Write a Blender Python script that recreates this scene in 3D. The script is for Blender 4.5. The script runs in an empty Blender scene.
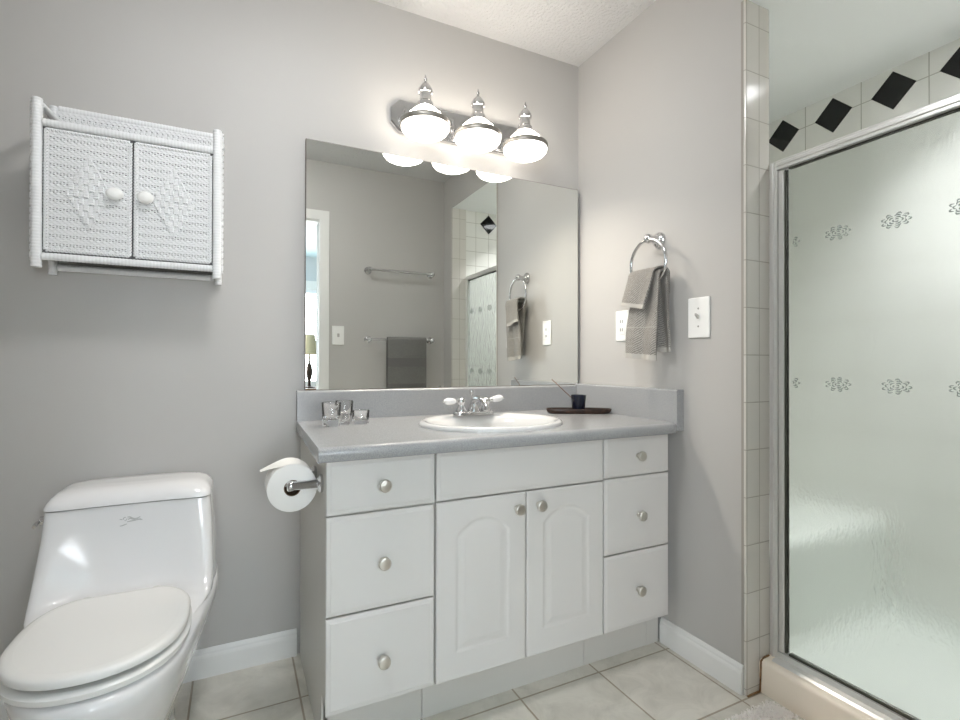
import bpy, bmesh, math, random
from mathutils import Vector, Matrix
from math import pi, sin, cos, radians, sqrt, atan2, floor, exp, copysign

random.seed(7)
S = bpy.context.scene
COL = S.collection

# ------------------------------------------------------------------ camera
YAW, PITCH, ROLL = 0.45599, 0.0053, 0.00207
CAM = Vector((-1.4456, -1.9007, 1.0460))
fwd = Vector((sin(YAW) * cos(PITCH), cos(YAW) * cos(PITCH), sin(PITCH)))
rgt = Vector((cos(YAW), -sin(YAW), 0))
upv = rgt.cross(fwd)
r2 = rgt * cos(ROLL) + upv * sin(ROLL)
u2 = upv * cos(ROLL) - rgt * sin(ROLL)
cam_data = bpy.data.cameras.new('camera')
cam_data.sensor_width = 36.0
cam_data.sensor_fit = 'HORIZONTAL'
cam_data.lens = 498.93 / 960.0 * 36.0
cam_data.clip_start = 0.01
cam = bpy.data.objects.new('camera', cam_data)
COL.objects.link(cam)
m = Matrix((r2, u2, -fwd)).transposed().to_4x4()
m.translation = CAM
cam.matrix_world = m
S.camera = cam

# ------------------------------------------------------------------ light + exposure
LAMP_POWER = 13.0         # radiance of the three vanity lamp shades
FILL_DOME = 48.0                # radiance of the added, unseen ceiling fill light
BULB_WATTS = 2.1          # downward flood of each vanity bulb
DAY = 22.5                # radiance of the daylight outside the bedroom window and the added side opening
S.view_settings.view_transform = 'Standard'
S.view_settings.look = 'None'
S.view_settings.exposure = 0.10
S.view_settings.gamma = 1.0
S.view_settings.use_curve_mapping = False
world = bpy.data.worlds.new('world')
S.world = world
world.use_nodes = True
bg = world.node_tree.nodes['Background']
bg.inputs[0].default_value = (0.91, 0.955, 1.0, 1)
bg.inputs[1].default_value = DAY
S.cycles.max_bounces = 14
S.cycles.diffuse_bounces = 8
S.cycles.glossy_bounces = 6
S.cycles.transmission_bounces = 10
S.cycles.sample_clamp_indirect = 6.0
S.cycles.use_denoising = True


def portal(name, loc, rot, sx, sy):
    l = bpy.data.lights.new(name, 'AREA')
    l.shape = 'RECTANGLE'
    l.size, l.size_y = sx, sy
    l.cycles.is_portal = True
    o = bpy.data.objects.new(name, l)
    COL.objects.link(o)
    o.location = loc
    o.rotation_euler = rot
    return o


portal('window_portal', (-1.0, -5.16, 1.40), (radians(90), 0, 0), 1.40, 1.20)

portal('fill_opening_portal', (-3.36, -4.3, 1.50), (radians(90), 0, radians(-90)), 1.2, 1.3)  # unseen side opening, added to bring in more fill daylight


# ------------------------------------------------------------------ materials
def srgb(r, g, b):
    def f(c):
        c /= 255.0
        return c / 12.92 if c <= 0.04045 else ((c + 0.055) / 1.055) ** 2.4
    return (f(r), f(g), f(b), 1)


MATS = {}


def mat(name, col, rough=0.5, metal=0.0, bump=None, var=None, spec=0.5, trans=0.0, ior=1.45, coat=0.0, coat_rough=0.05):
    """bump=(scale, strength, distance); var=(scale, colour2, amount)"""
    if name in MATS:
        return MATS[name]
    mt = bpy.data.materials.new(name)
    mt.use_nodes = True
    nt = mt.node_tree
    p = nt.nodes['Principled BSDF']
    p.inputs['Base Color'].default_value = col
    p.inputs['Roughness'].default_value = rough
    p.inputs['Metallic'].default_value = metal
    p.inputs['Specular IOR Level'].default_value = spec
    p.inputs['Transmission Weight'].default_value = trans
    p.inputs['IOR'].default_value = ior
    p.inputs['Coat Weight'].default_value = coat
    p.inputs['Coat Roughness'].default_value = coat_rough
    tc = nt.nodes.new('ShaderNodeTexCoord')
    if var:
        n = nt.nodes.new('ShaderNodeTexNoise')
        n.inputs['Scale'].default_value = var[0]
        n.inputs['Detail'].default_value = 6
        nt.links.new(tc.outputs['Object'], n.inputs['Vector'])
        mr = nt.nodes.new('ShaderNodeMapRange')
        mr.inputs['From Min'].default_value = 0.35
        mr.inputs['From Max'].default_value = 0.65
        mr.inputs['To Max'].default_value = var[2]
        nt.links.new(n.outputs['Fac'], mr.inputs['Value'])
        mx = nt.nodes.new('ShaderNodeMix')
        mx.data_type = 'RGBA'
        mx.inputs[6].default_value = col
        mx.inputs[7].default_value = var[1]
        nt.links.new(mr.outputs['Result'], mx.inputs[0])
        nt.links.new(mx.outputs[2], p.inputs['Base Color'])
    if bump:
        n = nt.nodes.new('ShaderNodeTexNoise')
        n.inputs['Scale'].default_value = bump[0]
        n.inputs['Detail'].default_value = 4
        nt.links.new(tc.outputs['Object'], n.inputs['Vector'])
        b = nt.nodes.new('ShaderNodeBump')
        b.inputs['Strength'].default_value = bump[1]
        b.inputs['Distance'].default_value = bump[2]
        nt.links.new(n.outputs['Fac'], b.inputs['Height'])
        nt.links.new(b.outputs['Normal'], p.inputs['Normal'])
    MATS[name] = mt
    return mt


def tile_mat(name, axes, size, offs, c1, c2, grout, mortar=0.003, rough=0.2, row=None, veins=None, bumpd=0.002, stagger=0.0):
    """square tiles: axes picks the two object coordinates that run along the surface"""
    if name in MATS:
        return MATS[name]
    mt = bpy.data.materials.new(name)
    mt.use_nodes = True
    nt = mt.node_tree
    p = nt.nodes['Principled BSDF']
    tc = nt.nodes.new('ShaderNodeTexCoord')
    sp = nt.nodes.new('ShaderNodeSeparateXYZ')
    cb = nt.nodes.new('ShaderNodeCombineXYZ')
    nt.links.new(tc.outputs['Object'], sp.inputs[0])
    for k, ax in enumerate(axes):
        ad = nt.nodes.new('ShaderNodeMath')
        ad.operation = 'ADD'
        ad.inputs[1].default_value = -offs[k] + size * 40
        nt.links.new(sp.outputs[ax], ad.inputs[0])
        nt.links.new(ad.outputs[0], cb.inputs[k])
    br = nt.nodes.new('ShaderNodeTexBrick')
    br.offset = stagger
    br.squash = 1.0
    br.inputs['Scale'].default_value = 1.0
    br.inputs['Brick Width'].default_value = size
    br.inputs['Row Height'].default_value = row or size
    br.inputs['Mortar Size'].default_value = mortar
    br.inputs['Mortar Smooth'].default_value = 0.25
    br.inputs['Color1'].default_value = c1
    br.inputs['Color2'].default_value = c2
    br.inputs['Mortar'].default_value = grout
    nt.links.new(cb.outputs[0], br.inputs['Vector'])
    out = br.outputs['Color']
    if veins:
        n = nt.nodes.new('ShaderNodeTexNoise')
        n.inputs['Scale'].default_value = veins[0]
        n.inputs['Detail'].default_value = 9
        n.inputs['Roughness'].default_value = 0.65
        n.inputs['Distortion'].default_value = 0.8
        nt.links.new(tc.outputs['Object'], n.inputs['Vector'])
        mr = nt.nodes.new('ShaderNodeMapRange')
        mr.inputs['From Min'].default_value = 0.4
        mr.inputs['From Max'].default_value = 0.7
        mr.inputs['To Min'].default_value = 0.0
        mr.inputs['To Max'].default_value = veins[2]
        nt.links.new(n.outputs['Fac'], mr.inputs['Value'])
        mx = nt.nodes.new('ShaderNodeMix')
        mx.data_type = 'RGBA'
        mx.blend_type = 'MULTIPLY'
        mx.inputs[7].default_value = veins[1]
        nt.links.new(mr.outputs['Result'], mx.inputs[0])
        nt.links.new(out, mx.inputs[6])
        out = mx.outputs[2]
    nt.links.new(out, p.inputs['Base Color'])
    p.inputs['Roughness'].default_value = rough
    b = nt.nodes.new('ShaderNodeBump')
    b.invert = True
    b.inputs['Strength'].default_value = 0.6
    b.inputs['Distance'].default_value = bumpd
    nt.links.new(br.outputs['Fac'], b.inputs['Height'])
    nt.links.new(b.outputs['Normal'], p.inputs['Normal'])
    MATS[name] = mt
    return mt


def terry_mat(name, c1, c2):
    mt = bpy.data.materials.new(name)
    mt.use_nodes = True
    nt = mt.node_tree
    p = nt.nodes['Principled BSDF']
    p.inputs['Roughness'].default_value = 0.95
    tc = nt.nodes.new('ShaderNodeTexCoord')
    wv = nt.nodes.new('ShaderNodeTexWave')
    wv.wave_type = 'BANDS'
    wv.bands_direction = 'DIAGONAL'
    wv.inputs['Scale'].default_value = 75
    wv.inputs['Distortion'].default_value = 3.5
    wv.inputs['Detail'].default_value = 3
    wv.inputs['Detail Scale'].default_value = 3
    nt.links.new(tc.outputs['Object'], wv.inputs['Vector'])
    mx = nt.nodes.new('ShaderNodeMix')
    mx.data_type = 'RGBA'
    mx.inputs[6].default_value = c2
    mx.inputs[7].default_value = c1
    nt.links.new(wv.outputs['Fac'], mx.inputs[0])
    nt.links.new(mx.outputs[2], p.inputs['Base Color'])
    b = nt.nodes.new('ShaderNodeBump')
    b.inputs['Strength'].default_value = 0.9
    b.inputs['Distance'].default_value = 0.004
    nt.links.new(wv.outputs['Fac'], b.inputs['Height'])
    nt.links.new(b.outputs['Normal'], p.inputs['Normal'])
    return mt


def emit_mat(name, col, strength):
    mt = bpy.data.materials.new(name)
    mt.use_nodes = True
    nt = mt.node_tree
    p = nt.nodes['Principled BSDF']
    p.inputs['Base Color'].default_value = (0.9, 0.9, 0.9, 1)
    p.inputs['Roughness'].default_value = 0.2
    p.inputs['Emission Color'].default_value = col
    p.inputs['Emission Strength'].default_value = strength
    return mt


M_WALL = mat('wall_paint', srgb(188, 186, 183), 0.55, bump=(160, 0.08, 0.001))
M_CEIL = mat('ceiling_texture', srgb(216, 216, 216), 0.9, bump=(75, 0.8, 0.012))
M_SOFFIT = mat('soffit_paint', srgb(238, 241, 240), 0.6)
M_TRIM = mat('white_trim', srgb(232, 232, 230), 0.3)
M_FLOOR = tile_mat('floor_tile', (0, 1), 0.307, (-0.031, -0.252), srgb(228, 223, 213), srgb(222, 218, 208), srgb(176, 164, 146),
                   0.0035, 0.3, veins=(9, srgb(216, 215, 212), 0.7))
TW, TG = srgb(232, 232, 227), srgb(188, 186, 178)
M_TILE_Y = tile_mat('shower_tile_far', (1, 2), 0.2225, (-0.536, 2.1075), TW, TW, TG, 0.0022, 0.12)
M_TILE_X = tile_mat('shower_tile_side', (0, 2), 0.1085, (0.306, 2.1075), TW, TW, TG, 0.002, 0.12)
M_TILE_END = tile_mat('shower_tile_edge', (0, 2), 0.06, (0.0, 0.022), srgb(216, 213, 207), srgb(211, 208, 201), srgb(178, 174, 164), 0.0016, 0.15, row=0.15)
M_BLACK = mat('black_tile', srgb(14, 15, 15), 0.08)
M_CAB = mat('cabinet_white', srgb(214, 212, 209), 0.38)
M_CARCASS = mat('cabinet_carcass', srgb(206, 204, 199), 0.45)
M_LAM = mat('grey_laminate', srgb(170, 171, 171), 0.20, var=(420, srgb(130, 132, 136), 0.7))
M_PORC = mat('porcelain', srgb(230, 230, 231), 0.12, spec=0.55, coat=0.5)
M_SEAT = mat('seat_plastic', srgb(230, 230, 228), 0.25)
M_CHROME = mat('chrome', srgb(215, 215, 216), 0.12, 1.0)
M_BAND = mat('satin_band', srgb(150, 147, 141), 0.45, 0.8)
M_BASIN = mat('basin_porcelain', srgb(214, 214, 213), 0.12, spec=0.5, coat=0.4)
M_NICKEL = mat('brushed_nickel', srgb(210, 207, 200), 0.30, 1.0)
M_STEEL = mat('aluminium_frame', srgb(228, 228, 226), 0.28, 0.5)
M_DARK = mat('dark_gap', srgb(40, 38, 35), 0.7)
M_RUBBER = mat('dark_seal', srgb(70, 70, 62), 0.5)
M_MIRROR = mat('mirror_silver', srgb(236, 238, 235), 0.0, 1.0)
M_MIREDGE = mat('mirror_edge', srgb(96, 84, 74), 0.3, 0.4)
M_PAPER = mat('tissue_paper', srgb(240, 239, 236), 0.9, bump=(220, 0.2, 0.001))
M_CARD = mat('cardboard_core', srgb(120, 98, 78), 0.9)
M_WICK = mat('white_wicker', srgb(235, 236, 237), 0.42, bump=(180, 0.25, 0.001))
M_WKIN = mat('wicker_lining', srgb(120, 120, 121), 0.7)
M_TOWEL = terry_mat('grey_terry', srgb(186, 182, 176), srgb(132, 129, 124))
M_TOWELH = mat('grey_terry_hem', srgb(178, 175, 169), 0.9, bump=(500, 0.3, 0.002))
M_TOWELD = mat('dark_grey_terry', srgb(128, 127, 124), 0.95, bump=(330, 1.0, 0.005), var=(300, srgb(104, 103, 101), 0.8))
M_TOWELB = mat('dark_grey_band', srgb(102, 101, 99), 0.8)
M_PLATE = mat('white_plate', srgb(243, 243, 241), 0.3)
M_SLOT = mat('slot_dark', srgb(60, 58, 56), 0.6)
M_GLASS = mat('clear_glass', (1, 1, 1, 1), 0.0, trans=1.0, ior=1.48)
M_WOOD = mat('dark_wood', srgb(66, 46, 36), 0.35, var=(40, srgb(30, 20, 15), 0.9))
M_NAVY = mat('navy_glaze', srgb(20, 25, 42), 0.12)
M_STICK = mat('incense_stick', srgb(118, 84, 66), 0.8)
M_MAT = mat('white_shag', srgb(250, 246, 242), 0.95)
M_CURB = mat('almond_acrylic', srgb(250, 240, 226), 0.3)
M_PAN = mat('white_acrylic', srgb(222, 226, 220), 0.2)
M_CAULK = mat('stained_caulk', srgb(150, 118, 84), 0.8, var=(60, srgb(104, 74, 44), 0.9))
M_CARPET = mat('bedroom_carpet', srgb(176, 166, 152), 0.95)
M_BWALL = mat('bedroom_paint', srgb(200, 204, 206), 0.6)
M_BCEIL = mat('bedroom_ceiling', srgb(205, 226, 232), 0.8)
M_BLIND = mat('white_blind', srgb(236, 240, 244), 0.5)
M_LSHADE = mat('linen_shade', srgb(186, 172, 140), 0.8)
M_BRONZE = mat('bronze_base', srgb(60, 48, 40), 0.35, 0.6)
M_BED = mat('oak_wood', srgb(110, 80, 56), 0.4)
M_LOGO = mat('grey_print', srgb(182, 183, 183), 0.4)
M_SHADE = emit_mat('lit_shade', (1.0, 0.915, 0.81, 1), LAMP_POWER)
M_FILL_DOME = emit_mat('fill_dome', (0.98, 0.98, 0.98, 1), FILL_DOME)
M_DIFF = emit_mat('lit_diffuser', (1.0, 0.94, 0.87, 1), LAMP_POWER * 0.45)
M_SHOWERFILL = emit_mat('shower_fill_glow', (0.96, 0.97, 1.0, 1), 12.0)


def rain_glass():
    mt = bpy.data.materials.new('rain_glass')
    mt.use_nodes = True
    nt = mt.node_tree
    p = nt.nodes['Principled BSDF']
    p.inputs['Base Color'].default_value = (0.84, 0.875, 0.862, 1)
    p.inputs['Roughness'].default_value = 0.25
    p.inputs['IOR'].default_value = 1.30
    p.inputs['Transmission Weight'].default_value = 1.0
    tc = nt.nodes.new('ShaderNodeTexCoord')
    mp = nt.nodes.new('ShaderNodeMapping')
    mp.inputs['Scale'].default_value = (60, 60, 26)
    nt.links.new(tc.outputs['Object'], mp.inputs[0])
    n = nt.nodes.new('ShaderNodeTexNoise')
    n.inputs['Scale'].default_value = 1.0
    n.inputs['Detail'].default_value = 2
    nt.links.new(mp.outputs[0], n.inputs['Vector'])
    b = nt.nodes.new('ShaderNodeBump')
    b.inputs['Strength'].default_value = 0.48
    b.inputs['Distance'].default_value = 0.006
    nt.links.new(n.outputs['Fac'], b.inputs['Height'])
    nt.links.new(b.outputs['Normal'], p.inputs['Normal'])
    MATS['rain_glass'] = mt
    return mt


M_RAIN = rain_glass()
M_ROSE = mat('etched_glass', (0.62, 0.68, 0.66, 1), 0.22, trans=0.75, ior=1.4)


# ------------------------------------------------------------------ mesh builder
class MB:
    def __init__(self):
        self.v, self.f, self.mi, self.sm = [], [], [], []

    def add(self, vs, fs, mi=0, smooth=False):
        o = len(self.v)
        self.v += [tuple(q) for q in vs]
        for f in fs:
            self.f.append([o + i for i in f])
            self.mi.append(mi)
            self.sm.append(smooth)
        return self

    def box(self, x0, x1, y0, y1, z0, z1, mi=0):
        vs = [(x, y, z) for z in (z0, z1) for y in (y0, y1) for x in (x0, x1)]
        return self.add(vs, [(0, 2, 3, 1), (4, 5, 7, 6), (0, 1, 5, 4), (2, 6, 7, 3), (0, 4, 6, 2), (1, 3, 7, 5)], mi)

    def loft(self, rings, cap0=True, cap1=True, mi=0, smooth=True, closed=True):
        n = len(rings[0])
        vs = [q for r in rings for q in r]
        fs = []
        for k in range(len(rings) - 1):
            for i in range(n if closed else n - 1):
                j = (i + 1) % n
                fs.append((k * n + i, k * n + j, (k + 1) * n + j, (k + 1) * n + i))
        self.add(vs, fs, mi, smooth)
        if cap0:
            self.add(rings[0], [list(range(n))[::-1]], mi, False)
        if cap1:
            self.add(rings[-1], [list(range(n))], mi, False)
        return self

    def lathe(self, prof, o=(0, 0, 0), axis='z', n=28, mi=0, sx=1.0, sy=1.0, flip=1):
        rings = []
        for r, h in prof:
            r = max(r, 1e-5)
            ring = []
            for i in range(n):
                t = 2 * pi * i / n
                a, b = r * cos(t) * sx, r * sin(t) * sy
                if axis == 'z':
                    q = (o[0] + a, o[1] + b, o[2] + h)
                elif axis == 'y':      # grows towards -y when flip=-1
                    q = (o[0] + a, o[1] + flip * h, o[2] + b)
                else:
                    q = (o[0] + flip * h, o[1] + a, o[2] + b)
                ring.append(q)
            rings.append(ring)
        return self.loft(rings, True, True, mi, True)

    def tube(self, pts, r, n=10, mi=0, closed=False, rfun=None):
        pts = [Vector(q) for q in pts]
        rings = []
        L = len(pts)
        prev = None
        for k, q in enumerate(pts):
            if closed:
                t = (pts[(k + 1) % L] - pts[(k - 1) % L])
            else:
                t = pts[min(k + 1, L - 1)] - pts[max(k - 1, 0)]
            t.normalize()
            if prev is None:
                a = t.orthogonal().normalized()
            else:
                a = (prev - t * prev.dot(t))
                a = a.normalized() if a.length > 1e-6 else t.orthogonal().normalized()
            prev = a
            b = t.cross(a)
            rr = rfun(k / max(1, L - 1)) if rfun else r
            rings.append([tuple(q + a * (rr * cos(2 * pi * i / n)) + b * (rr * sin(2 * pi * i / n))) for i in range(n)])
        if closed:
            rings.append(rings[0])
        return self.loft(rings, not closed, not closed, mi, True)

    def extrude_x(self, prof, x0, x1, mi=0):
        """prof: list of (y, z)"""
        return self.loft([[(x0, y, z) for y, z in prof], [(x1, y, z) for y, z in prof]], True, True, mi, False)

    def extrude_y(self, prof, y0, y1, mi=0):
        """prof: list of (x, z)"""
        return self.loft([[(x, y0, z) for x, z in prof], [(x, y1, z) for x, z in prof]], True, True, mi, False)

    def sheet(self, fn, nu, nv, th, mi=0, mif=None):
        """closed shell of thickness th around P(u, v), u,v in 0..1"""
        P = [[Vector(fn(i / nu, j / nv)) for i in range(nu + 1)] for j in range(nv + 1)]
        A, B = [], []
        for j in range(nv + 1):
            for i in range(nu + 1):
                du = P[j][min(i + 1, nu)] - P[j][max(i - 1, 0)]
                dv = P[min(j + 1, nv)][i] - P[max(j - 1, 0)][i]
                n = du.cross(dv)
                n = n.normalized() if n.length > 1e-9 else Vector((1, 0, 0))
                A.append(P[j][i] + n * th / 2)
                B.append(P[j][i] - n * th / 2)
        W = nu + 1
        N = len(A)
        vs = A + B
        for j in range(nv):
            k = mif(j / nv) if mif else mi
            fs = []
            for i in range(nu):
                q = (j * W + i, j * W + i + 1, (j + 1) * W + i + 1, (j + 1) * W + i)
                fs.append(q)
                fs.append(tuple(N + a for a in reversed(q)))
            fs.append((j * W, (j + 1) * W, N + (j + 1) * W, N + j * W))
            fs.append((j * W + nu, N + j * W + nu, N + (j + 1) * W + nu, (j + 1) * W + nu))
            if j == 0:
                fs += [(i, N + i, N + i + 1, i + 1) for i in range(nu)]
            if j == nv - 1:
                o = nv * W
                fs += [(o + i, o + i + 1, N + o + i + 1, N + o + i) for i in range(nu)]
            self._raw(vs if j == 0 else None, fs, k)
        return self

    def _raw(self, vs, fs, mi):
        if vs is not None:
            self._o = len(self.v)
            self.v += [tuple(q) for q in vs]
        for f in fs:
            self.f.append([self._o + i for i in f])
            self.mi.append(mi)
            self.sm.append(True)

    def mesh(self, name, mats, off=(0, 0, 0)):
        me = bpy.data.meshes.new(name)
        me.from_pydata([(x - off[0], y - off[1], z - off[2]) for x, y, z in self.v], [], self.f)
        for q in (mats if isinstance(mats, (list, tuple)) else [mats]):
            me.materials.append(q)
        me.polygons.foreach_set('material_index', self.mi)
        me.polygons.foreach_set('use_smooth', self.sm)
        bm = bmesh.new()
        bm.from_mesh(me)
        bmesh.ops.remove_doubles(bm, verts=bm.verts, dist=1e-6)
        bmesh.ops.recalc_face_normals(bm, faces=bm.faces)
        for e in bm.edges:
            if len(e.link_faces) == 2 and e.calc_face_angle(0) > radians(50):
                e.smooth = False
        bm.to_mesh(me)
        bm.free()
        me.update()
        return me

    def build(self, name, mats, parent=None, bevel=0.0, seg=2):
        """vertices are in world space; the part is stored relative to its parents' origin"""
        off = Vector((0, 0, 0))
        q = parent
        while q is not None:
            off += q.location
            q = q.parent
        o = bpy.data.objects.new(name, self.mesh(name, mats, off))
        COL.objects.link(o)
        o.parent = parent
        if bevel:
            b = o.modifiers.new('bevel', 'BEVEL')
            b.width = bevel
            b.segments = seg
            b.limit_method = 'ANGLE'
            b.angle_limit = radians(40)
        return o


def tag(o, label, cat, group=None):
    o['label'] = label
    o['category'] = cat
    if group:
        o['group'] = group
    return o


def thing(name, label, cat, loc, group=None):
    o = bpy.data.objects.new(name, None)
    o.empty_display_size = 0.05
    COL.objects.link(o)
    o.location = loc
    return tag(o, label, cat, group)


def struct(o, label=None):
    o['kind'] = 'structure'
    if label:
        o['label'] = label
    return o


def dup(root, loc, label=None):
    r = root.copy()
    COL.objects.link(r)
    r.location = loc
    if label:
        r['label'] = label
    for ch in list(root.children):
        c = ch.copy()
        COL.objects.link(c)
        c.parent = r
        for g in list(ch.children):
            d = g.copy()
            COL.objects.link(d)
            d.parent = c
    return r


def rrect(x0, x1, y0, y1, r, k=6):
    """plan outline, radii r = (x0y0, x1y0, x1y1, x0y1)"""
    out = []
    for (cx, cy, a0, rr) in ((x0, y0, pi, r[0]), (x1, y0, 1.5 * pi, r[1]), (x1, y1, 0, r[2]), (x0, y1, 0.5 * pi, r[3])):
        sx = 1 if cx == x0 else -1
        sy = 1 if cy == y0 else -1
        ox, oy = cx + sx * rr, cy + sy * rr
        for i in range(k + 1):
            a = a0 + 0.5 * pi * i / k
            out.append((ox + rr * cos(a), oy + rr * sin(a)))
    return out


# ------------------------------------------------------------------ room shell
H = 2.44
YO = -1.729         # inner face of the wall with the doorway
YB = -1.845          # its bedroom face
SH = 2.198          # shower soffit height
YE = -0.851         # end of the towel wall
YS = -1.570         # far side of the shower opening
XS = 0.85           # far shower wall
DJ0, DJ1 = -1.72, -0.928   # doorway jambs

struct(MB().box(-2.4, 0.11, YB, 0.0, -0.05, 0.0).build('floor', M_FLOOR), 'pale square tiled bathroom floor')
struct(MB().box(-2.4, 0.11, YB, 0.0, H, H + 0.05).build('ceiling', M_CEIL), 'white textured bathroom ceiling')
struct(MB().box(-2.5, 0.11, 0.0, 0.10, 0.0, H).build('wall_back', M_WALL), 'greige painted wall behind toilet and vanity')
struct(MB().box(-2.5, -2.4, YB, 0.0, 0.0, H).build('wall_left', M_WALL))
struct(MB().box(0.0, 0.10, YE, 0.0, 0.0, H).build('wall_right', M_WALL), 'greige painted wall with towel ring')
struct(MB().box(0.0, 0.10, YS, YE, SH, H).build('wall_over_shower', M_WALL))
struct(MB().box(0.0, 0.10, YB, YS, 0.0, H).build('wall_beside_shower', M_WALL))
w = MB()
w.box(-2.4, DJ0, YB, YO, 0, H).box(DJ1, 0.0, YB, YO, 0, H).box(DJ0, DJ1, YB, YO, 2.03, H)
struct(w.build('wall_front', M_WALL), 'greige painted wall with doorway and towel bars')
# tiled end of the towel wall
t = MB().extrude_y([(-0.004, 0.0), (0.113, 0.0), (0.113, SH), (-0.004, SH)], YE - 0.010, YE)
struct(t.build('trim_1', M_TILE_END, bevel=0.004), 'white tile edge beside the shower door')
t = MB().extrude_y([(-0.004, 0.0), (0.113, 0.0), (0.113, SH), (-0.004, SH)], YS, YS + 0.008)
struct(t.build('trim_5', M_TILE_END, bevel=0.003), 'white tile edge on the far side of the shower door')
struct(MB().box(-0.0015, 0.002, YE + 0.0002, YE + 0.009, 0.093, SH).build('edge_strip', mat('grey_edge', srgb(160, 155, 148), 0.6)))  # thin strip, darker than the wall, running up beside the tile

# shower enclosure
d = MB()
d.box(XS, XS + 0.08, YS - 0.08, -0.20, 0.0, SH)
for k in range(7):
    yc = -0.434 - 0.2175 * (k - 1)
    if yc > -0.24 or yc < -1.5:
        continue
    hh = 0.0745
    a = [(XS - 0.0015, yc - hh, 2.109), (XS - 0.0015, yc, 2.109 - hh), (XS - 0.0015, yc + hh, 2.109), (XS - 0.0015, yc, 2.109 + hh)]
    b = [(XS + 0.002, q[1], q[2]) for q in a]
    d.loft([b, a], False, True, 1, False)
struct(d.build('wall_shower_far', [M_TILE_Y, M_BLACK]), 'white tiled shower wall with black diamond tiles')
d = MB()
d.box(0.10, XS, YS - 0.08, YS, 0.0, SH)
for xc in (0.306, 0.523, 0.74):
    hh = 0.073
    a = [(xc - hh, YS + 0.0015, 2.109), (xc, YS + 0.0015, 2.109 - hh), (xc + hh, YS + 0.0015, 2.109), (xc, YS + 0.0015, 2.109 + hh)]
    b = [(q[0], YS - 0.002, q[2]) for q in a]
    d.loft([b, a], False, True, 1, False)
struct(d.build('wall_shower_side', [M_TILE_X, M_BLACK]), 'white tiled side wall of the shower with black diamond')
struct(MB().box(0.10, XS, -0.28, -0.20, 0.0, SH).build('wall_shower_bench', M_TILE_X))
struct(MB().box(0.10, 0.112, YE, -0.28, 0.0, SH).build('wall_shower_inner', M_TILE_Y))
struct(MB().box(0.0015, XS + 0.08, YS - 0.08, YE + 0.0, SH - 0.001, SH + 0.04).build('ceiling_shower', M_SOFFIT), 'pale lowered shower ceiling')
struct(MB().box(0.10, XS + 0.08, YE, -0.2, SH - 0.001, SH + 0.04).build('ceiling_shower_bench', M_SOFFIT))

# baseboards
bprof = lambda s: [(0, 0), (-0.014 * s, 0), (-0.014 * s, 0.066), (-0.0125 * s, 0.072), (-0.010 * s, 0.076), (-0.0095 * s, 0.083), (-0.006 * s, 0.089), (-0.004 * s, 0.0925), (0, 0.0925)]
b = MB().extrude_x(bprof(1), -2.4, -1.2445)
struct(b.build('baseboard_back', M_TRIM), 'white baseboard behind the toilet')
b = MB().extrude_y(bprof(1), YE + 0.001, -0.513)
struct(b.build('baseboard_right', M_TRIM, bevel=0.003), 'white baseboard under the towel ring wall')
b = MB().extrude_x([(YO - y, z) for y, z in bprof(1)], DJ1 + 0.066, 0.0)
struct(b.build('baseboard_front', M_TRIM))
b = MB().extrude_y([(-2.4 - x, z) for x, z in bprof(1)], YO, -0.014)
struct(b.build('baseboard_left', M_TRIM))
# doorway casing
c = MB()
for x0, x1 in ((DJ0 - 0.066, DJ0), (DJ1, DJ1 + 0.066)):
    c.box(x0, x1, YO, YO + 0.012, 0, 2.096)
    c.box(x0 + 0.008, x1 - 0.014, YO + 0.010, YO + 0.014, 0, 2.088)
c.box(DJ0, DJ1, YO, YO + 0.012, 2.03, 2.096)
c.box(DJ0, DJ1, YB, YO, 2.018, 2.0305)
c.box(DJ0 - 0.001, DJ0 + 0.012, YB, YO, 0, 2.03)
struct(c.build('door_1', M_TRIM), 'white casing of the doorway seen in the mirror')

# curb, pan and bench
pr = rrect(0.058, 0.175, 0.0, 0.104, (0.002, 0.002, 0.012, 0.014), 5)
struct(MB().extrude_y(pr, YS, YE - 0.0102).build('trim_3', M_CURB), 'almond shower curb')
pan = MB()
pan.box(0.112, XS, YS, -0.28, 0.0, 0.068)
prof = [(-0.28, 0.068), (-0.28, 0.442), (-0.80, 0.445), (-0.832, 0.440), (-0.846, 0.425), (-0.85, 0.40), (-0.855, 0.13), (-0.868, 0.098), (-0.892, 0.078), (-0.93, 0.068)]
pan.extrude_x(prof, 0.113, XS)
cv = [(XS, 0.068), (XS - 0.07, 0.068), (XS - 0.04, 0.076), (XS - 0.018, 0.096), (XS - 0.008, 0.125), (XS, 0.14)]
pan.extrude_y(cv, YS, -0.86)
struct(pan.build('floor_shower_pan', M_PAN), 'pale moulded shower pan with a built-in bench')

ck = MB()
ck.tube([(0.056, YE - 0.014, 0.004), (0.056, YE - 0.016, 0.05), (0.058, YE - 0.016, 0.100), (0.075, YE - 0.014, 0.1055), (0.10, YE - 0.014, 0.1065)], 0.0028, 6)
ck.tube([(0.0, YE - 0.012, 0.002), (0.02, YE - 0.012, 0.003), (0.055, YE - 0.013, 0.003)], 0.003, 6)
struct(ck.build('trim_4', M_CAULK), 'stained caulk at the shower curb corner')

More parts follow.
